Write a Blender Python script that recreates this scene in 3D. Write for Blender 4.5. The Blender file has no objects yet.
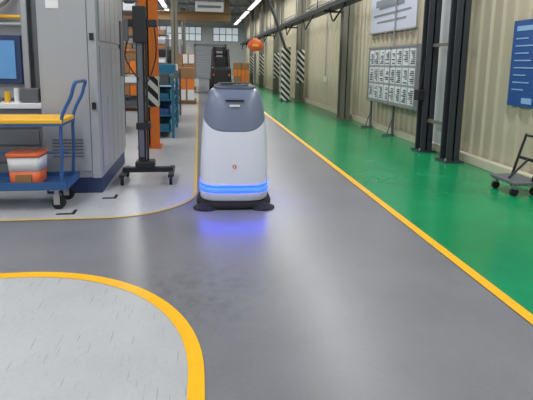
import bpy, bmesh, math, random
from mathutils import Vector, Matrix
random.seed(4)
sc=bpy.context.scene
sc.view_settings.view_transform='Standard'
sc.view_settings.exposure=0.08
def lin(c):
    return tuple(((v/255)/12.92 if v/255<=0.04045 else ((v/255+0.055)/1.055)**2.4) for v in c)+(1,)
def mat(name,c,rough=.5,metal=0,emit=0,var=.08,scale=6,bump=0,spec=.5):
    m=bpy.data.materials.new(name); m.use_nodes=True
    nt=m.node_tree; b=nt.nodes['Principled BSDF']
    b.inputs['Roughness'].default_value=rough; b.inputs['Metallic'].default_value=metal
    b.inputs['Specular IOR Level'].default_value=spec
    col=lin(c)
    tc=nt.nodes.new('ShaderNodeTexCoord'); n=nt.nodes.new('ShaderNodeTexNoise')
    n.inputs['Scale'].default_value=scale; n.inputs['Detail'].default_value=5
    nt.links.new(tc.outputs['Object'],n.inputs['Vector'])
    r=nt.nodes.new('ShaderNodeMix'); r.data_type='RGBA'
    r.inputs[6].default_value=tuple(v*(1-var) for v in col[:3])+(1,)
    r.inputs[7].default_value=tuple(min(1,v*(1+var)) for v in col[:3])+(1,)
    nt.links.new(n.outputs['Fac'],r.inputs[0]); nt.links.new(r.outputs[2],b.inputs['Base Color'])
    if emit:
        b.inputs['Emission Color'].default_value=col; b.inputs['Emission Strength'].default_value=emit
    return m

def floor_mat(name,c,c2,rough,scr=.0,stain=0.0,spec=.5):
    m=bpy.data.materials.new(name); m.use_nodes=True
    nt=m.node_tree; b=nt.nodes['Principled BSDF']; L=nt.links.new; N=nt.nodes.new
    tc=N('ShaderNodeTexCoord')
    n=N('ShaderNodeTexNoise'); n.inputs['Scale'].default_value=1.1; n.inputs['Detail'].default_value=8; n.inputs['Roughness'].default_value=.65
    L(tc.outputs['Object'],n.inputs['Vector'])
    cr=N('ShaderNodeValToRGB'); cr.color_ramp.elements[0].position=.32; cr.color_ramp.elements[1].position=.68
    cr.color_ramp.elements[0].color=lin(c2); cr.color_ramp.elements[1].color=lin(c)
    L(n.outputs['Fac'],cr.inputs[0]); out=cr.outputs[0]
    n2=N('ShaderNodeTexNoise'); n2.inputs['Scale'].default_value=45; n2.inputs['Detail'].default_value=4
    L(tc.outputs['Object'],n2.inputs['Vector'])
    mr=N('ShaderNodeMapRange'); mr.inputs[3].default_value=.92; mr.inputs[4].default_value=1.08
    L(n2.outputs['Fac'],mr.inputs[0])
    mx=N('ShaderNodeMix'); mx.data_type='RGBA'; mx.blend_type='MULTIPLY'; mx.inputs[0].default_value=1
    L(out,mx.inputs[6]); L(mr.outputs[0],mx.inputs[7]); out=mx.outputs[2]
    if scr:
        for k,(rot,sx,sy) in enumerate([(.9,60,3.5),(-.7,70,4.0),(1.5,60,4)]):
            mp=N('ShaderNodeMapping'); mp.inputs['Rotation'].default_value=(0,0,rot); mp.inputs['Scale'].default_value=(sx,sy,1); mp.inputs['Location'].default_value=(k*3.3,k*7,0)
            L(tc.outputs['Object'],mp.inputs['Vector'])
            v=N('ShaderNodeTexNoise'); v.inputs['Scale'].default_value=1.2; v.inputs['Detail'].default_value=1
            L(mp.outputs[0],v.inputs['Vector'])
            c3=N('ShaderNodeValToRGB'); c3.color_ramp.elements[0].position=.70; c3.color_ramp.elements[1].position=.74
            c3.color_ramp.elements[0].color=(0,0,0,1); c3.color_ramp.elements[1].color=(scr,)*3+(1,)
            L(v.outputs['Fac'],c3.inputs[0])
            mm=N('ShaderNodeMix'); mm.data_type='RGBA'; L(c3.outputs[0],mm.inputs[0]); L(out,mm.inputs[6])
            mm.inputs[7].default_value=lin((105,107,108)); out=mm.outputs[2]
    if stain:
        mp=N('ShaderNodeMapping'); mp.inputs['Location'].default_value=(.02,-2.75,0)
        L(tc.outputs['Object'],mp.inputs['Vector'])
        ln=N('ShaderNodeVectorMath'); ln.operation='LENGTH'; L(mp.outputs[0],ln.inputs[0])
        mr2=N('ShaderNodeMapRange'); mr2.inputs[1].default_value=.1; mr2.inputs[2].default_value=.6; mr2.inputs[3].default_value=1; mr2.inputs[4].default_value=0
        L(ln.outputs['Value'],mr2.inputs[0])
        n5=N('ShaderNodeTexNoise'); n5.inputs['Scale'].default_value=11; n5.inputs['Detail'].default_value=8; n5.inputs['Roughness'].default_value=.7
        L(tc.outputs['Object'],n5.inputs['Vector'])
        c5=N('ShaderNodeValToRGB'); c5.color_ramp.elements[0].position=.45; c5.color_ramp.elements[1].position=.6
        L(n5.outputs['Fac'],c5.inputs[0])
        mu=N('ShaderNodeMath'); mu.operation='MULTIPLY'; L(mr2.outputs[0],mu.inputs[0]); L(c5.outputs[0],mu.inputs[1])
        mu2=N('ShaderNodeMath'); mu2.operation='MULTIPLY'; mu2.inputs[1].default_value=stain; L(mu.outputs[0],mu2.inputs[0])
        mm=N('ShaderNodeMix'); mm.data_type='RGBA'; L(mu2.outputs[0],mm.inputs[0]); L(out,mm.inputs[6])
        mm.inputs[7].default_value=lin((72,68,64)); out=mm.outputs[2]
    L(out,b.inputs['Base Color'])
    r2=N('ShaderNodeMapRange'); r2.inputs[3].default_value=rough-.05; r2.inputs[4].default_value=rough+.08
    L(n.outputs['Fac'],r2.inputs[0]); L(r2.outputs[0],b.inputs['Roughness'])
    b.inputs['Specular IOR Level'].default_value=spec
    return m

def stripe_mat(name,ca,cb,period=.22):
    m=bpy.data.materials.new(name); m.use_nodes=True
    nt=m.node_tree; b=nt.nodes['Principled BSDF']; L=nt.links.new; N=nt.nodes.new
    tc=N('ShaderNodeTexCoord'); s=N('ShaderNodeSeparateXYZ'); L(tc.outputs['Object'],s.inputs[0])
    a=N('ShaderNodeMath'); a.operation='ADD'; L(s.outputs['X'],a.inputs[0]); L(s.outputs['Y'],a.inputs[1])
    a2=N('ShaderNodeMath'); a2.operation='ADD'; L(a.outputs[0],a2.inputs[0]); L(s.outputs['Z'],a2.inputs[1])
    d=N('ShaderNodeMath'); d.operation='DIVIDE'; d.inputs[1].default_value=period; L(a2.outputs[0],d.inputs[0])
    f=N('ShaderNodeMath'); f.operation='FRACT'; L(d.outputs[0],f.inputs[0])
    g=N('ShaderNodeMath'); g.operation='GREATER_THAN'; g.inputs[1].default_value=.5; L(f.outputs[0],g.inputs[0])
    mx=N('ShaderNodeMix'); mx.data_type='RGBA'; mx.inputs[6].default_value=lin(ca); mx.inputs[7].default_value=lin(cb)
    L(g.outputs[0],mx.inputs[0]); L(mx.outputs[2],b.inputs['Base Color']); b.inputs['Roughness'].default_value=.5
    return m

class B:
    def __init__(s,name):
        s.name=name; s.bm=bmesh.new(); s.mats=[]
    def mi(s,m):
        if m not in s.mats: s.mats.append(m)
        return s.mats.index(m)
    def _set(s,faces,m,smooth=False):
        i=s.mi(m)
        for f in faces: f.material_index=i; f.smooth=smooth
    def box(s,x0,x1,y0,y1,z0,z1,m,bev=0,rot=None):
        c=Vector(((x0+x1)/2,(y0+y1)/2,(z0+z1)/2))
        M=Matrix.Translation(c)
        if rot is not None: M=M@rot
        M=M@Matrix.Diagonal((x1-x0,y1-y0,z1-z0,1))
        t=bmesh.new(); bmesh.ops.create_cube(t,size=1,matrix=M)
        if bev: bmesh.ops.bevel(t,geom=t.edges[:],offset=bev,segments=3,affect='EDGES',profile=.5)
        s.merge(t,m); return s
    def merge(s,t,m,smooth=False):
        vm={}
        for v in t.verts: vm[v]=s.bm.verts.new(v.co)
        fs=[]
        for f in t.faces:
            try: fs.append(s.bm.faces.new([vm[v] for v in f.verts]))
            except ValueError: pass
        s._set(fs,m,smooth); t.free()
    def cyl(s,p0,p1,r,m,r2=None,seg=20):
        p0=Vector(p0);p1=Vector(p1); d=p1-p0
        q=Vector((0,0,1)).rotation_difference(d.normalized()).to_matrix().to_4x4()
        t=bmesh.new()
        bmesh.ops.create_cone(t,cap_ends=True,segments=seg,radius1=r,radius2=r if r2 is None else r2,depth=d.length,matrix=Matrix.Translation((p0+p1)/2)@q)
        s.merge(t,m,smooth=False); return s
    def sph(s,c,r,m,sc=(1,1,1)):
        t=bmesh.new(); bmesh.ops.create_uvsphere(t,u_segments=24,v_segments=14,radius=r,matrix=Matrix.Translation(c)@Matrix.Diagonal((*sc,1)))
        s.merge(t,m,True); return s
    def tube(s,pts,r,m,seg=10,sub=6):
        P=[Vector(p) for p in pts]
        if sub>1 and len(P)>2:
            Q=[]
            for i in range(len(P)-1):
                a=P[max(i-1,0)];b=P[i];c=P[i+1];d=P[min(i+2,len(P)-1)]
                for k in range(sub):
                    t=k/sub
                    Q.append(.5*((2*b)+(c-a)*t+(2*a-5*b+4*c-d)*t*t+(3*b-a-3*c+d)*t**3))
            Q.append(P[-1]); P=Q
        rings=[];up=Vector((0,0,1))
        for i,p in enumerate(P):
            d=(P[min(i+1,len(P)-1)]-P[max(i-1,0)]).normalized()
            a=d.cross(up)
            if a.length<.05: a=d.cross(Vector((0,1,0)))
            a.normalize(); b=d.cross(a).normalized()
            if rings and (a.dot(la)<0): a=-a;b=-b
            la=a
            rings.append([s.bm.verts.new(p+a*r*math.cos(2*math.pi*k/seg)+b*r*math.sin(2*math.pi*k/seg)) for k in range(seg)])
        fs=[]
        for i in range(len(rings)-1):
            for k in range(seg):
                fs.append(s.bm.faces.new([rings[i][k],rings[i][(k+1)%seg],rings[i+1][(k+1)%seg],rings[i+1][k]]))
        fs.append(s.bm.faces.new(rings[0][::-1])); fs.append(s.bm.faces.new(rings[-1]))
        s._set(fs,m,True); return s
    def loft(s,secs,m,n=4,seg=96,cap=True):
        rings=[]
        for z,hw,yf,yb in secs:
            cy=(yf+yb)/2; hd=(yb-yf)/2; ring=[]
            for k in range(seg):
                a=2*math.pi*k/seg; c=math.cos(a); q=math.sin(a)
                x=hw*math.copysign(abs(c)**(2/n),c); y=cy+hd*math.copysign(abs(q)**(2/n),q)
                ring.append(s.bm.verts.new((x,y,z)))
            rings.append(ring)
        fs=[]
        for i in range(len(rings)-1):
            for k in range(seg):
                fs.append(s.bm.faces.new([rings[i][k],rings[i][(k+1)%seg],rings[i+1][(k+1)%seg],rings[i+1][k]]))
        if cap:
            fs.append(s.bm.faces.new(rings[0][::-1])); fs.append(s.bm.faces.new(rings[-1]))
        s._set(fs,m,True); return s
    def poly(s,pts,m):
        f=s.bm.faces.new([s.bm.verts.new(p) for p in pts]); s._set([f],m); return s
    def done(s,loc=(0,0,0),rz=0,parent=None):
        bmesh.ops.recalc_face_normals(s.bm,faces=s.bm.faces[:])
        me=bpy.data.meshes.new(s.name); s.bm.to_mesh(me); s.bm.free()
        for m in s.mats: me.materials.append(m)
        o=bpy.data.objects.new(s.name,me); sc.collection.objects.link(o)
        o.location=loc; o.rotation_euler=(0,0,rz)
        if parent: o.parent=parent
        return o
def empty(name,loc=(0,0,0),rz=0):
    e=bpy.data.objects.new(name,None); sc.collection.objects.link(e); e.location=loc; e.rotation_euler=(0,0,rz); return e

# ---------------- materials
M_dark=floor_mat('epoxy_dark_grey',(124,125,131),(111,112,118),.30,stain=.35,spec=.42)
M_light=floor_mat('epoxy_light_grey',(182,184,187),(167,169,172),.33,scr=.4)
M_green=floor_mat('epoxy_green',(16,146,90),(12,126,76),.22)
M_yel=mat('yellow_line_paint',(248,180,12),.4,var=.12,scale=15)
M_yel2=mat('yellow_line_paint_faded',(206,176,96),.4,var=.12,scale=15)
M_wall=mat('ribbed_cladding_beige',(188,180,156),.5,var=.06,scale=2)
M_kerb=mat('kerb_cream',(202,196,172),.6)
M_post=mat('steel_dark_paint',(50,54,60),.5)
M_postb=mat('steel_grey_beige_paint',(118,116,104),.5)
M_white=mat('white_paint',(215,218,222),.45)
M_farw=mat('far_wall_grey',(182,186,188),.6)
M_ceil=mat('ceiling_sheet',(138,140,142),.7)
M_grey=mat('machine_grey',(158,162,168),.4,var=.04)
M_greyd=mat('machine_grey_dark',(95,98,104),.45)
M_trs=mat('truss_grey_paint',(130,134,138),.5)
M_black=mat('black_plastic',(24,25,28),.5)
M_rub=mat('rubber',(18,18,20),.8)
M_blue=mat('trolley_blue_paint',(44,88,142),.4)
M_blued=mat('plinth_navy',(38,56,96),.5)
M_yshelf=mat('yellow_shelf',(232,176,40),.45)
M_alu=mat('aluminium',(170,172,175),.35,metal=.8)
M_orange=mat('orange_steel_paint',(226,122,36),.5)
M_orbox=mat('orange_plastic',(220,104,58),.4)
M_teal=mat('teal_bin_plastic',(34,112,142),.45)
M_card=mat('cardboard',(150,110,72),.8)
M_wood=mat('pallet_wood',(140,112,78),.8)
M_haz=stripe_mat('hazard_stripe_white_black',(215,215,205),(22,22,24))
M_paper=mat('paper',(222,224,226),.6,var=.02)
M_banner=mat('banner_pale_lilac',(188,192,206),.6,var=.03)
M_ink=mat('ink_grey',(120,126,132),.6)
M_inkd=mat('ink_dark',(70,76,84),.6)
M_pblue=mat('poster_blue',(30,80,146),.4)
M_pblue2=mat('poster_print_pale',(140,180,220),.4)
M_red=mat('red_orange_lacquer',(214,92,50),.4)
M_led=mat('led_blue',(10,34,255),.3,emit=16)
M_led2=mat('led_blue_diffuse',(80,120,245),.3,emit=1.3)
M_screen=mat('screen_blue',(90,140,190),.2,emit=.15)
M_lamp=mat('lamp_diffuser',(255,252,245),.4,emit=2.2)
M_win=mat('daylight_glazing',(205,215,225),.3,emit=.4)

# ---------------- room shell
XR=4.0; YF=42; XL=-10; YB=-5; H=5.4
b=B('floor'); b.box(XL-.2,XR+.2,YB-.2,YF+.2,-.2,0,M_dark); b.done()
b=B('floor_green_walkway'); b.box(1.88,XR-.12,YB,YF,0,.003,M_green); b.done()
def zone_pts(cx,cy,r,top,xl,yend,z):
    s=1 if top else -1
    arc=[(cx+r*math.cos(math.pi/2*(1-k/24)),cy+s*r*math.sin(math.pi/2*(1-k/24)),z) for k in range(25)]
    path=[(xl,cy+s*r,z)]+arc+[(cx+r,yend,z)]
    return path+[(xl,yend,z)],path
def line_strip(name,path,w,z0,m):
    b=B(name); P=[Vector((p[0],p[1],0)) for p in path]; L=[];R=[]
    for i,p in enumerate(P):
        d=(P[min(i+1,len(P)-1)]-P[max(i-1,0)]).normalized(); n=Vector((-d.y,d.x,0))
        L.append(b.bm.verts.new((p.x+n.x*w/2,p.y+n.y*w/2,z0))); R.append(b.bm.verts.new((p.x-n.x*w/2,p.y-n.y*w/2,z0)))
    fs=[b.bm.faces.new([L[i],R[i],R[i+1],L[i+1]]) for i in range(len(P)-1)]
    b._set(fs,m); return b.done()
pz,pl=zone_pts(-1.15,1.96,1.13,True,XL,YB,.003)
b=B('floor_light_bay'); b.poly(pz,M_light); b.done()
line_strip('floor_marking_line',pl,.074,.0055,M_yel)
pz,pl=zone_pts(-.85,5.02,.8,False,XL,YF,.003)
b=B('floor_light_bay'); b.poly(pz,M_light); b.done()
line_strip('floor_marking_line',pl,.04,.0055,M_yel2)
line_strip('floor_marking_line',[(1.845,YB),(1.845,YF)],.075,.0055,M_yel)
b=B('floor_corner_marks')
for (x,y,rx) in [(-1.22,4.36,.08),(-.92,4.85,.07)]:
    b.box(x-rx,x+rx,y-.02,y+.02,.003,.006,M_black); b.box(x+rx-.03,x+rx,y,y+.12,.003,.006,M_black)
b.done()

b=B('wall_right')
y=YB; pr=[]
while y<YF:
    for dy,dx in [(0,0),(.13,0),(.155,-.035),(.205,-.035),(.23,0)]:
        pr.append((XR+.02+dx,y+dy))
    y+=.25
vs0=[b.bm.verts.new((x,yy,0)) for x,yy in pr]; vs1=[b.bm.verts.new((x,yy,H)) for x,yy in pr]
b._set([b.bm.faces.new([vs0[i],vs0[i+1],vs1[i+1],vs1[i]]) for i in range(len(pr)-1)],M_wall)
b.box(XR+.05,XR+.2,YB,YF,0,H,M_wall); b.done()
b=B('baseboard_right'); b.box(XR-.12,XR-.02,YB,YF,0,.13,M_kerb,bev=.01); b.done()
b=B('wall_left'); b.box(XL-.2,XL,YB,YF,0,H,M_wall); b.done()
b=B('wall_back'); b.box(XL-.2,XR+.2,YB-.2,YB,0,H,M_white); b.done()
b=B('wall_far'); b.box(XL-.2,XR+.2,YF,YF+.2,0,H,M_farw); b.done()
b=B('ceiling'); b.box(XL-.2,XR+.2,YB-.2,YF+.2,H,H+.2,M_ceil); b.done()
for k,(x0,x1,z0,z1) in enumerate([(-4.5,-2.2,3.2,4.4),(-1.9,.2,3.2,4.4),(1.2,3.4,3.2,4.4)]):
    b=B('window_%d'%(k+1)); b.box(x0,x1,YF-.04,YF-.002,z0,z1,M_win)
    for i in range(5):
        x=x0+(x1-x0)*i/4; b.box(x-.03,x+.03,YF-.08,YF-.04,z0,z1,M_trs)
    for i in range(3):
        z=z0+(z1-z0)*i/2; b.box(x0,x1,YF-.08,YF-.04,z-.03,z+.03,M_trs)
    b.done()
b=B('door_1'); b.box(-.3,2.2,YF-.06,YF-.002,0,2.8,M_grey)
for i in range(13): b.box(-.25,2.15,YF-.1,YF-.06,.08+i*.21,.22+i*.21,M_grey,bev=.02)
b.box(-.45,-.3,YF-.14,YF-.002,0,2.95,M_trs);b.box(2.2,2.35,YF-.14,YF-.002,0,2.95,M_trs);b.box(-.45,2.35,YF-.14,YF-.002,2.8,2.95,M_trs)
b.done()
for i in range(8):
    y=1+i*5.5
    b=B('roof_truss'); b.box(XL,XR-.3,y-.08,y+.08,H-.14,H-.02,M_trs); b.box(XL,XR-.3,y-.06,y+.06,H-.75,H-.66,M_trs)
    x=XL
    while x<XR-.9:
        b.cyl((x,y,H-.7),(x+.6,y,H-.1),.03,M_trs,seg=8); b.cyl((x+.6,y,H-.1),(x+1.2,y,H-.7),.03,M_trs,seg=8); x+=1.2
    b.done()
# continuous batten rows running along the hall
for X in (-5.5,-1.9,2.9):
    for i in range(8):
        y=-1.75+i*5.5
        b=B('high_bay_lamp'); b.box(X-.14,X+.14,y-2.3,y+2.3,H-.95,H-.87,M_white,bev=.01); b.box(X-.11,X+.11,y-2.25,y+2.25,H-.965,H-.95,M_lamp)
        b.cyl((X,y-2,H-.87),(X,y-2,H-.01),.01,M_alu,seg=6); b.cyl((X,y+2,H-.87),(X,y+2,H-.01),.01,M_alu,seg=6)
        o=b.done()
        l=bpy.data.lights.new('lamp','AREA'); l.shape='RECTANGLE'; l.size=.28; l.size_y=4.6; l.energy=104; l.color=(.98,.99,1)
        lo=bpy.data.objects.new('lamp',l); lo.location=(X,y,H-.98); sc.collection.objects.link(lo); lo.parent=o

# ---------------- cleaning robot
M_body=bpy.data.materials.new('robot_shell_two_tone'); M_body.use_nodes=True
nt=M_body.node_tree; bs=nt.nodes['Principled BSDF']; N=nt.nodes.new; L=nt.links.new
tc=N('ShaderNodeTexCoord'); sp=N('ShaderNodeSeparateXYZ'); L(tc.outputs['Object'],sp.inputs[0])
def mth(op,a,bv):
    n=N('ShaderNodeMath'); n.operation=op
    for i,v in enumerate((a,bv)):
        if isinstance(v,(int,float)): n.inputs[i].default_value=v
        else: L(v,n.inputs[i])
    return n.outputs[0]
ax=mth('ABSOLUTE',sp.outputs['X'],0); p4=mth('POWER',ax,4.0)
bound=mth('ADD',mth('MULTIPLY',p4,14.0),.755)
hd=mth('GREATER_THAN',sp.outputs['Z'],bound)
dd=mth('ABSOLUTE',mth('SUBTRACT',sp.outputs['Z'],bound),0)
seam=mth('LESS_THAN',dd,.005)
mx=N('ShaderNodeMix'); mx.data_type='RGBA'; L(hd,mx.inputs[0]); mx.inputs[6].default_value=lin((220,224,240)); mx.inputs[7].default_value=lin((112,122,148))
mx2=N('ShaderNodeMix'); mx2.data_type='RGBA'; L(seam,mx2.inputs[0]); L(mx.outputs[2],mx2.inputs[6]); mx2.inputs[7].default_value=lin((84,90,106))
L(mx2.outputs[2],bs.inputs['Base Color']); bs.inputs['Roughness'].default_value=.3
R=empty('floor_cleaning_robot',(.345,4.70,0),math.radians(-3))
prof=[(.075,.325,-.31,.31),(.09,.335,-.325,.325),(.16,.338,-.335,.33),(.25,.338,-.335,.33),(.4,.334,-.325,.33),(.55,.328,-.312,.328),(.7,.32,-.298,.322),(.82,.31,-.284,.315),(.92,.296,-.268,.305),(1.0,.283,-.25,.29),(1.06,.27,-.232,.272),(1.1,.256,-.21,.25),(1.13,.238,-.185,.225),(1.15,.215,-.155,.195),(1.16,.18,-.12,.16),(1.163,.1,-.06,.1)]
b=B('body_shell'); b.loft(prof,M_body,n=3.6); b.done(parent=R)
def ring(name,z0,z1,off,m):
    def sec(z):
        for a,c in zip(prof,prof[1:]):
            if a[0]<=z<=c[0]:
                k=(z-a[0])/(c[0]-a[0]); return [a[i]+(c[i]-a[i])*k for i in range(4)]
    A=sec(z0);C=sec(z1)
    b=B(name); b.loft([(z0,A[1]-.01,A[2]+.01,A[3]-.01),(z0,A[1]+off,A[2]-off,A[3]+off),(z1,C[1]+off,C[2]-off,C[3]+off),(z1,C[1]-.01,C[2]+.01,C[3]-.01)],m,n=3.6); b.done(parent=R)
ring('led_strip_upper',.213,.238,.004,M_led)
ring('led_diffuser',.186,.212,.002,M_led2)
ring('led_strip_lower',.166,.185,.005,M_led)
b=B('brush_skirt')
b.loft([(.004,.37,-.35,.34),(.03,.375,-.355,.345),(.055,.36,-.345,.335),(.074,.33,-.32,.31)],M_rub,n=3.2)
for sx in (-1,1):
    b.cyl((sx*.27,-.27,.012),(sx*.27,-.27,.05),.115,M_rub,r2=.05,seg=32)
    for k in range(26):
        a=2*math.pi*k/26
        b.cyl((sx*.27+.04*math.cos(a),-.27+.04*math.sin(a),.045),(sx*.27+.125*math.cos(a),-.27+.125*math.sin(a),.006),.006,M_black,seg=5)
for sx in (-.3,.3): 
    b.cyl((sx-.02,.08,.06),(sx+.02,.08,.06),.058,M_rub)
b.done(parent=R)
b=B('top_panel')
b.loft([(1.13,.20,-.16,.17),(1.16,.205,-.165,.175),(1.178,.2,-.155,.17),(1.182,.18,-.135,.15)],mat('robot_lid',(82,90,108),.35),n=4)
b.box(-.13,.13,-.12,.02,1.18,1.187,mat('touch_screen',(22,26,36),.1),bev=.003)
b.tube([(-.16,.05,1.17),(-.15,.11,1.19),(0,.14,1.195),(.15,.11,1.19),(.16,.05,1.17)],.01,M_greyd)
b.cyl((.17,-.1,1.175),(.17,-.1,1.185),.014,M_red)
b.done(parent=R)
b=B('front_sensors')
b.box(-.05,.05,-.268,-.25,.985,1.005,M_paper,bev=.004)
b.box(-.09,.09,-.262,-.235,1.04,1.052,M_black,bev=.004)
b.cyl((0,-.33,.42),(0,-.318,.42),.02,M_red,seg=6)
b.cyl((0,-.332,.42),(0,-.33,.42),.009,M_paper,seg=6)
b.done(parent=R)

# ---------------- platform trolley
T=empty('service_trolley',(0,0,0))
x0,x1,y0,y1=-2.35,-1.22,4.46,4.92
b=B('frame')
for y in (y0+.02,y1-.02):
    b.tube([(x1-.06,y,.2),(x1-.04,y,.5),(x1-.03,y,.85),(x1+.06,y,1.06),(x1+.08,y,1.13)],.016,M_blue)
    b.tube([(x0+.03,y,.2),(x0+.03,y,.9)],.017,M_blue,sub=1)
b.tube([(x1+.08,y0+.02,1.13),(x1+.10,y0+.03,1.19),(x1+.10,y0+.1,1.20),(x1+.10,y1-.1,1.20),(x1+.10,y1-.03,1.19),(x1+.08,y1-.02,1.13)],.016,M_blue)
b.box(x0,x1,y0,y1,.2,.235,M_blue,bev=.008)
b.box(x0,x1,y0,y0+.02,.235,.275,M_blue);b.box(x0,x1,y1-.02,y1,.235,.275,M_blue);b.box(x1-.02,x1,y0,y1,.235,.275,M_blue)
b.box(x0,x1-.02,y0,y1,.80,.82,M_blue); b.box(x0,x1-.02,y0,y1,.82,.86,M_yshelf,bev=.008)
b.box(x0+.03,x1-.03,y0+.23,y0+.25,.5,.52,M_blue)
b.done(parent=T)
b=B('casters')
for x in (x0+.15,x1-.12):
    for y in (y0+.07,y1-.07):
        b.box(x-.05,x+.05,y-.045,y+.045,.188,.2,M_alu); b.cyl((x,y,.13),(x,y,.19),.02,M_alu)
        b.box(x-.02,x+.035,y-.03,y-.024,.05,.15,M_alu); b.box(x-.02,x+.035,y+.024,y+.03,.05,.15,M_alu)
        b.cyl((x+.02,y-.022,.062),(x+.02,y+.022,.062),.06,M_rub)
b.done(parent=T)
b=B('plastic_tub')
b.loft([(.0,.13,-.12,.12),(.01,.135,-.125,.125),(.13,.142,-.132,.132)],M_orbox,n=6)
b.loft([(.13,.143,-.133,.133),(.27,.152,-.142,.142)],M_paper,n=6)
b.loft([(.265,.16,-.15,.15),(.295,.16,-.15,.15),(.30,.15,-.14,.14)],M_orbox,n=6)
b.box(-.07,.07,-.145,-.13,.03,.1,M_card)
b.done(loc=(-1.62,4.66,.237))
b=B('parts_tray'); b.box(-2.3,-2.0,4.56,4.8,.861,.93,M_greyd,bev=.01); b.box(-2.27,-2.03,4.59,4.77,.93,.945,M_paper); b.done()

# ---------------- tall cabinet
b=B('machine_cabinet')
cx0,cx1,cy0,cy1=-1.60,-1.02,5.06,6.62
b.box(cx0+.01,cx1-.01,cy0+.01,cy1-.01,0,.17,M_blued)
b.box(cx0,cx1,cy0,cy1,.17,3.3,M_grey,bev=.012)
b.box(cx0+.03,cx1-.1,cy0-.018,cy0,.24,3.2,M_grey,bev=.006)
b.box(cx1-.095,cx1-.01,cy0-.022,cy0,.17,3.28,M_grey,bev=.006)
for i in range(5):
    y0_=cy0+.05+i*.3
    b.box(cx1,cx1+.014,y0_,y0_+.28,.22,1.55,M_grey,bev=.005); b.box(cx1,cx1+.014,y0_,y0_+.28,1.6,3.2,M_grey,bev=.005)
b.box(cx1+.014,cx1+.03,cy1-.3,cy1-.02,1.2,1.9,M_greyd,bev=.005)
for z in (.9,1.6,2.3): b.box(cx1-.075,cx1-.035,cy0-.035,cy0-.02,z,z+.07,M_black)
b.box(cx0+.1,cx0+.22,cy0-.025,cy0-.017,1.9,1.98,M_paper)
for i in range(6): b.box(cx0+.1,cx1-.18,cy0-.024,cy0-.017,.4+i*.035,.412+i*.035,M_greyd)
b.done()
b=B('machining_centre')
b.box(-4.2,-1.75,5.75,7.6,0,.95,M_greyd,bev=.02)
b.box(-4.2,-1.75,5.75,7.6,.95,2.9,M_grey,bev=.02)
b.box(-2.62,-1.97,5.66,5.75,1.12,1.66,M_blued,bev=.01)
b.box(-2.56,-2.03,5.645,5.66,1.18,1.60,M_screen)
b.box(-2.55,-2.25,5.64,5.645,1.22,1.56,M_pblue)
b.box(-1.93,-1.86,5.58,5.75,.9,2.9,M_alu,bev=.01)
b.box(-1.84,-1.72,5.66,5.75,.9,2.9,M_greyd,bev=.01)
b.cyl((-2.75,5.68,1.78),(-1.94,5.68,1.78),.025,M_alu); b.cyl((-2.75,5.68,1.86),(-1.94,5.68,1.86),.02,M_yshelf)
b.tube([(-2.7,5.64,2.2),(-2.4,5.62,1.98),(-2.1,5.62,2.02),(-2.0,5.64,2.3)],.04,M_alu)
b.tube([(-2.6,5.64,2.3),(-2.3,5.62,2.1),(-2.05,5.62,2.2),(-1.98,5.64,2.4)],.025,M_greyd)
b.box(-2.7,-1.72,5.45,5.75,.86,.92,M_paper,bev=.008)
b.box(-2.7,-1.72,5.47,5.75,0,.86,M_greyd)
for i in range(4): b.box(-2.66,-1.76,5.455,5.47,.08+i*.19,.24+i*.19,M_greyd,bev=.005)
for i in range(7): b.cyl((-2.5+i*.1,5.55,.92),(-2.5+i*.1,5.55,1.0+.04*(i%3)),.03,[M_alu,M_yshelf,M_paper][i%3])
b.box(-1.95,-1.76,5.5,5.62,.92,1.08,M_greyd,bev=.01)
b.done()

# ---------------- mobile stand
S=empty('mobile_lift_stand',(-.60,5.56,0))
b=B('mast'); b.box(-.105,-.02,-.05,.05,.16,2.0,M_black,bev=.01); b.box(-.09,-.035,-.058,-.05,.3,1.9,M_greyd)
b.box(-.01,.012,-.03,.03,.16,1.95,M_black)
b.box(-.22,.13,-.06,.05,1.78,1.86,M_black,bev=.012); b.box(-.13,.02,-.09,-.05,1.6,2.0,M_black,bev=.01)
b.box(-.23,-.18,-.07,.0,1.62,1.86,M_greyd,bev=.01)
b.tube([(-.19,-.05,1.64),(-.22,-.06,1.45),(-.15,-.08,1.3),(-.08,-.06,1.2)],.008,M_black)
b.tube([(.10,-.05,1.8),(.12,-.06,1.5),(.06,-.07,1.25),(.0,-.06,1.15)],.008,M_black)
b.box(-.12,.04,-.07,.07,.62,.7,M_black,bev=.01)
b.done(parent=S)
b=B('base')
b.box(-.29,.29,-.04,.04,.11,.17,M_black,bev=.01)
for x in (-.27,.27): 
    b.box(x-.03,x+.03,-.24,.26,.09,.13,M_black,bev=.01)
b.box(-.14,.08,-.09,.09,.17,.25,M_black,bev=.02)
for x in (-.27,.27):
    for y in (-.2,.22):
        b.cyl((x,y,.06),(x,y,.1),.015,M_alu); b.cyl((x-.015,y,.042),(x+.015,y,.042),.042,M_rub)
b.done(parent=S)

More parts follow.
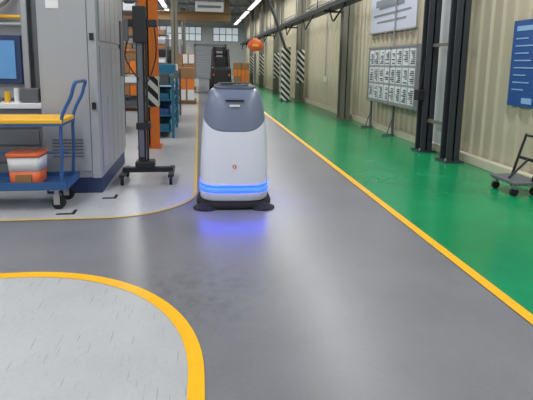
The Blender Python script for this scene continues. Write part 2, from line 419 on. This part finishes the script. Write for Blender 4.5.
def ibeam(name,x,y,w,m,h=H-.76,haz=None,plate=True):
    b=B(name)
    b.box(-w/2,w/2,-w/2,-w/2+.025,0,h,m); b.box(-w/2,w/2,w/2-.025,w/2,0,h,m); b.box(-.012,.012,-w/2,w/2,0,h,m)
    if plate:
        b.box(-w/2-.05,w/2+.05,-w/2-.05,w/2+.05,.003,.03,m)
        for sx in (-1,1):
            b.cyl((sx*(w/2+.025),-w/2-.025,.03),(sx*(w/2+.025),-w/2-.025,.07),.016,M_alu,seg=6)
    if haz:
        b.box(-w/2-.006,w/2+.006,-w/2-.006,w/2+.006,haz[0],haz[1],M_haz)
    return b.done(loc=(x,y,0))
ibeam('orange_steel_column',-.80,7.85,.28,M_orange,haz=(.68,1.16))
for y in (19.1,30.1): ibeam('steel_column',-.95,y,.25,M_postb)
for y,mm,ww in ((6.42,M_post,.2),(7.25,M_post,.2),(11.7,M_postb,.26),(17.2,M_postb,.26),(22.7,M_postb,.26),(28.2,M_postb,.26),(33.7,M_postb,.26)):
    ibeam('steel_wall_column',3.68,y,ww,mm,haz=(.7,1.9) if y>17 else None,h=H-.01)
b=B('column_bracing'); 
for z in (.5,1.7,2.9,4.1): b.box(3.67,3.72,6.52,7.15,z,z+.05,M_postb)
b.done()
b=B('wall_switch_box'); b.box(3.46,3.57,7.1,7.26,.85,1.02,M_black,bev=.01); b.tube([(3.52,7.18,1.02),(3.55,7.17,1.3),(3.58,7.15,1.6)],.01,M_black); b.done()
b=B('infill_panel'); b.box(3.9,3.94,6.7,7.75,.003,2.9,M_paper); b.done()
b=B('wall_conduit')
for z,r in ((3.3,.03),(3.42,.02)): b.cyl((3.93,YB+.1,z),(3.93,YF-.2,z),r,M_alu,seg=10)
for y in (4.6,9.3,14.5): b.cyl((3.93,y,.9),(3.93,y,3.3),.016,M_alu,seg=8); b.box(3.88,3.96,y-.06,y+.06,.85,1.02,M_paper,bev=.01)
b.done()

# ---------------- notice board
N_=empty('notice_board_stand')
b=B('panel'); yb0,yb1,zb0,zb1=7.85,10.2,.64,1.76
b.box(3.765,3.795,yb0,yb1,zb0,zb1,M_grey)
for (a,c,d,e) in ((yb0,yb1,zb0-.02,zb0+.02),(yb0,yb1,zb1-.02,zb1+.02),(yb0-.02,yb0+.02,zb0-.02,zb1+.02),(yb1-.02,yb1+.02,zb0-.02,zb1+.02),(8.99,9.03,zb0,zb1)):
    b.box(3.75,3.81,a,c,d,e,M_alu)
for r in range(3):
    for k in range(8):
        y=yb0+.06+k*.287; z=zb0+.05+r*.355
        b.box(3.757,3.765,y,y+.23,z,z+.31,M_paper)
        for q in range(7):
            if random.random()<.9: b.box(3.753,3.757,y+.02,y+.1+random.random()*.11,z+.03+q*.036,z+.052+q*.036,random.choice([M_ink,M_inkd]))
b.done(parent=N_)
b=B('legs')
for y in (8.87,10.1):
    b.box(3.8,3.84,y-.02,y+.02,.02,1.5,M_greyd); b.box(3.6,3.86,y-.02,y+.02,.003,.04,M_greyd)
    b.cyl((3.7,y,.03),(3.82,y,.4),.012,M_greyd,seg=8)
b.done(parent=N_)
b=B('wall_banner'); b.box(3.955,3.975,8.4,10.75,2.12,3.0,M_banner); b.box(3.94,3.985,8.38,10.77,2.09,2.12,M_alu); b.box(3.94,3.985,8.38,10.77,3.0,3.03,M_alu)
for r,(w,h_) in enumerate([(1.7,.14),(1.3,.05),(1.9,.04),(1.5,.04)]):
    z=2.8-r*.15; b.box(3.95,3.955,9.6-w/2,9.6+w/2,z-h_,z,M_ink)
b.done()
b=B('wall_poster'); b.box(3.955,3.975,4.6,5.60,.92,1.98,M_pblue)
for k in range(2):
    yc=5.53-k*.5
    b.box(3.949,3.955,yc-.36,yc,1.85,1.91,M_pblue2)
    for q in range(8):
        w=.15+random.random()*.24; b.box(3.949,3.955,yc-w,yc,1.75-q*.09,1.765-q*.09,M_pblue2)
    b.box(3.949,3.955,yc-.38,yc-.2,.96,1.03,M_pblue2)
b.done()
b=B('folding_hand_cart')
b.box(3.38,3.72,4.52,4.97,.13,.165,M_greyd,bev=.01)
b.tube([(3.62,4.57,.16),(3.74,4.57,.6),(3.74,4.62,.63),(3.74,4.87,.63),(3.74,4.91,.6),(3.62,4.91,.16)],.015,M_black,sub=2)
b.box(3.67,3.695,4.57,4.91,.36,.39,M_black)
b.cyl((3.44,4.74,.15),(3.68,4.74,.38),.013,M_black,seg=8)
for x in (3.42,3.66):
    for y in (4.58,4.91):
        b.box(x-.02,x+.02,y-.025,y+.025,.08,.13,M_alu); b.cyl((x,y-.015,.048),(x,y+.015,.048),.045,M_rub)
b.done()

b=B('overhead_cable_tray')
b.box(3.05,3.35,9.5,36,2.72,2.75,M_post); b.box(3.05,3.07,9.5,36,2.75,2.83,M_post); b.box(3.33,3.35,9.5,36,2.75,2.83,M_post)
for i in range(4): b.cyl((3.11+i*.055,9.5,2.79),(3.11+i*.055,36,2.79),.024,M_rub,seg=8)
for y in (11.7,17.2,22.7,28.2,33.7): b.box(3.05,3.6,y-.03,y+.03,2.67,2.72,M_post)
for i in range(9):
    y=10+i*2.9
    b.cyl((3.2,y,2.8),(3.2,y,H-.03),.012,M_post,seg=6)
    b.tube([(3.1,y,2.72),(3.0,y+.3,2.45),(3.05,y+.8,2.4),(3.1,y+1.3,2.72)],.02,M_rub)
b.done()
b=B('striped_guard_post')
b.box(3.0,3.34,17.3,17.6,.003,2.0,M_haz); b.box(2.95,3.39,17.25,17.65,.003,.03,M_post)
b.cyl((3.17,17.45,1.95),(2.42,17.45,3.9),.05,M_post,seg=10); b.cyl((2.42,17.45,3.9),(2.42,17.45,H-.03),.05,M_post,seg=10)
b.done()
b=B('round_red_signpost')
sx=1.80
b.cyl((sx,15.4,.003),(sx,15.4,.03),.2,M_greyd); b.cyl((sx,15.4,.03),(sx,15.4,1.7),.035,M_greyd)
b.sph((sx,15.4,1.97),.25,M_red,(1,.3,.78)); b.box(sx-.07,sx+.07,15.37,15.43,2.13,2.2,M_yshelf)
b.box(sx-.1,sx+.1,15.31,15.335,1.93,2.0,M_yshelf)
b.done()
b=B('hanging_sign'); b.box(-.15,1.0,20,20.05,3.45,3.85,M_paper,bev=.01); b.box(-.05,.9,19.99,20,3.6,3.7,M_ink)
for x in (0,.85): b.cyl((x,20.02,3.85),(x,20.02,H-.03),.012,M_post,seg=6)
b.done()
b=B('overhead_crane_beam'); b.box(-8,1.6,24.4,24.8,3.45,3.5,M_wood);b.box(-8,1.6,24.4,24.8,3.85,3.9,M_wood);b.box(-8,1.6,24.55,24.65,3.5,3.85,M_wood)
b.box(-3,-2.3,24.3,24.9,3.1,3.45,M_yshelf,bev=.02)
for x in (-7.5,1.4): b.box(x-.1,x+.1,24.5,24.7,3.9,H-.03,M_wood)
b.done()

def rack(name,x0,x1,y0,y1,h,lv,mf,binm):
    b=B(name)
    for x in (x0,x1):
        for y in (y0,y1): b.box(x-.025,x+.025,y-.025,y+.025,.003,h,mf)
    for k in range(lv):
        z=.12+k*(h-.2)/max(1,lv-1)
        b.box(x0,x1,y0,y1,z,z+.03,mf)
        n=max(1,int((y1-y0)/.42)); m_=max(1,int((x1-x0)/.32))
        for j in range(n):
            for i in range(m_):
                hh=min(.22,(h-.2)/lv*.75)
                xa=x0+.03+i*(x1-x0-.04)/m_; ya=y0+.03+j*(y1-y0-.04)/n
                xe=xa+(x1-x0-.04)/m_-.04; ye=ya+(y1-y0-.04)/n-.04
                mm=random.choice(binm)
                b.box(xa,xe,ya,ya+.02,z+.03,z+.03+hh*.7,mm); b.box(xa,xe,ye-.02,ye,z+.03,z+.03+hh,mm)
                b.box(xa,xa+.02,ya,ye,z+.03,z+.03+hh,mm); b.box(xe-.02,xe,ya,ye,z+.03,z+.03+hh,mm)
                b.box(xa+.02,xe-.02,ya+.02,ye-.02,z+.03,z+.03+hh*.5,M_greyd)
    return b.done()
rack('bin_rack',-.98,-.48,8.75,10.2,1.05,4,M_teal,[M_teal,M_teal,M_blue,M_greyd])
rack('bin_rack',-1.05,-.5,11.0,12.6,1.2,4,M_greyd,[M_teal,M_paper,M_greyd,M_orbox])
rack('storage_rack',-3.4,-1.6,9.2,10.4,2.6,5,M_blued,[M_greyd,M_card,M_blue,M_paper])
rack('storage_rack',-3.2,-1.3,13.5,14.8,2.8,5,M_greyd,[M_card,M_greyd,M_paper])
rack('storage_rack',-3.2,-1.4,21,22.2,2.6,5,M_greyd,[M_card,M_greyd,M_paper])
def machine(x0,x1,y0,y1,h):
    b=B('process_machine')
    b.box(x0,x1,y0,y1,.003,.2,M_blued); b.box(x0,x1,y0,y1,.2,h,M_grey,bev=.04)
    b.box(x0+.15,x1-.15,y0-.03,y0,.9,h-.4,M_greyd,bev=.01); b.box(x0+.25,x1-.25,y0-.04,y0-.03,1.1,h-.6,M_black)
    b.box(x1,x1+.03,y0+.3,y1-.3,.5,h-.3,M_greyd,bev=.01); b.cyl((x1-.2,y0+.2,h),(x1-.2,y0+.2,h+.35),.04,M_red)
    b.box(x1-.1,x1+.12,y0+.1,y0+.4,1.2,1.7,M_black,bev=.01)
    b.done()
machine(-2.9,-.95,26,28.6,2.6); machine(-3.2,-1.2,32,34.5,2.9)
def cartons(x,y,rows,s=.42):
    b=B('carton_stack')
    for i in range(3): b.box(x-.55,x+.55,y-.45+i*.4,y-.35+i*.4,.003,.1,M_wood)
    for i in range(6): b.box(x-.55+i*.19,x-.4+i*.19,y-.5,y+.5,.1,.13,M_wood)
    for k in range(rows):
        for i in range(2):
            for j in range(2):
                b.box(x-.5+i*.5,x-.02+i*.5,y-.45+j*.45,y-.02+j*.45,.132+k*s,.125+(k+1)*s,random.choice([M_card,M_card,M_orange,M_paper]),bev=.01)
                b.box(x-.3+i*.5,x-.24+i*.5,y-.452+j*.45,y-.02+j*.45,.14+k*s,.127+(k+1)*s,M_wood)
    b.done()
cartons(-.65,16.3,3,.36); cartons(-.72,22.0,4,.4); cartons(-2.4,17.5,4); cartons(-.72,24.6,4,.42)
cartons(2.7,31,3)
# forklift seen from behind
b=B('forklift')
fx,fy=.98,22
b.box(fx-.45,fx+.45,fy-.4,fy+1.3,.25,1.0,M_black,bev=.08); b.box(fx-.44,fx+.44,fy-.75,fy-.3,.25,1.2,M_black,bev=.12)
for x in (-.4,.4):
    for y in (-.3,1.1): b.cyl((fx+x-.1,fy+y,.3),(fx+x+.1,fy+y,.3),.29,M_rub,seg=24)
    b.cyl((fx+x*.95,fy-.35,1.0),(fx+x*.85,fy,1.95),.05,M_black); b.cyl((fx+x*.95,fy+1.2,.9),(fx+x*.85,fy+.95,1.95),.05,M_black)
    b.box(fx+x*.6-.09,fx+x*.6+.09,fy+1.4,fy+1.5,.05,2.15,M_black); b.box(fx+x*.5-.06,fx+x*.5+.06,fy+1.5,fy+2.5,.05,.1,M_black)
for i in range(6): b.box(fx-.4,fx+.4,fy+i*.17,fy+.06+i*.17,1.94,2.0,M_black)
b.box(fx-.27,fx+.27,fy+.0,fy+.15,1.0,1.65,M_black,bev=.06); b.box(fx-.25,fx+.25,fy+.1,fy+.55,1.0,1.15,M_black,bev=.04)
b.box(fx-.3,fx+.3,fy+1.35,fy+1.4,1.0,1.4,M_greyd)
for z in (1.45,1.75,2.05): b.box(fx-.3,fx+.3,fy+1.38,fy+1.42,z,z+.08,M_black)
b.cyl((fx,fy+.95,1.0),(fx,fy+.75,1.35),.03,M_black); b.cyl((fx,fy+.72,1.36),(fx,fy+.76,1.38),.17,M_black)
b.box(fx-.38,fx-.32,fy-.77,fy-.74,.8,.9,M_red); b.box(fx+.32,fx+.38,fy-.77,fy-.74,.8,.9,M_red)
b.done()

w=bpy.data.worlds.new('world'); sc.world=w; w.use_nodes=True
w.node_tree.nodes['Background'].inputs[0].default_value=(.8,.85,1,1); w.node_tree.nodes['Background'].inputs[1].default_value=.3
cam=bpy.data.cameras.new('camera'); co=bpy.data.objects.new('camera',cam); sc.collection.objects.link(co)
cam.sensor_fit='HORIZONTAL'; cam.sensor_width=36; cam.lens=36*470/533; cam.clip_end=200
cam.shift_y=-63.6/533
co.rotation_mode='QUATERNION'
M=Matrix.Rotation(math.radians(-8.2),4,'Z')@Matrix.Rotation(math.radians(90-8.85),4,'X')@Matrix.Rotation(math.radians(1.0),4,'Z')
co.location=(0,0,1.4); co.rotation_quaternion=M.to_quaternion(); sc.camera=co
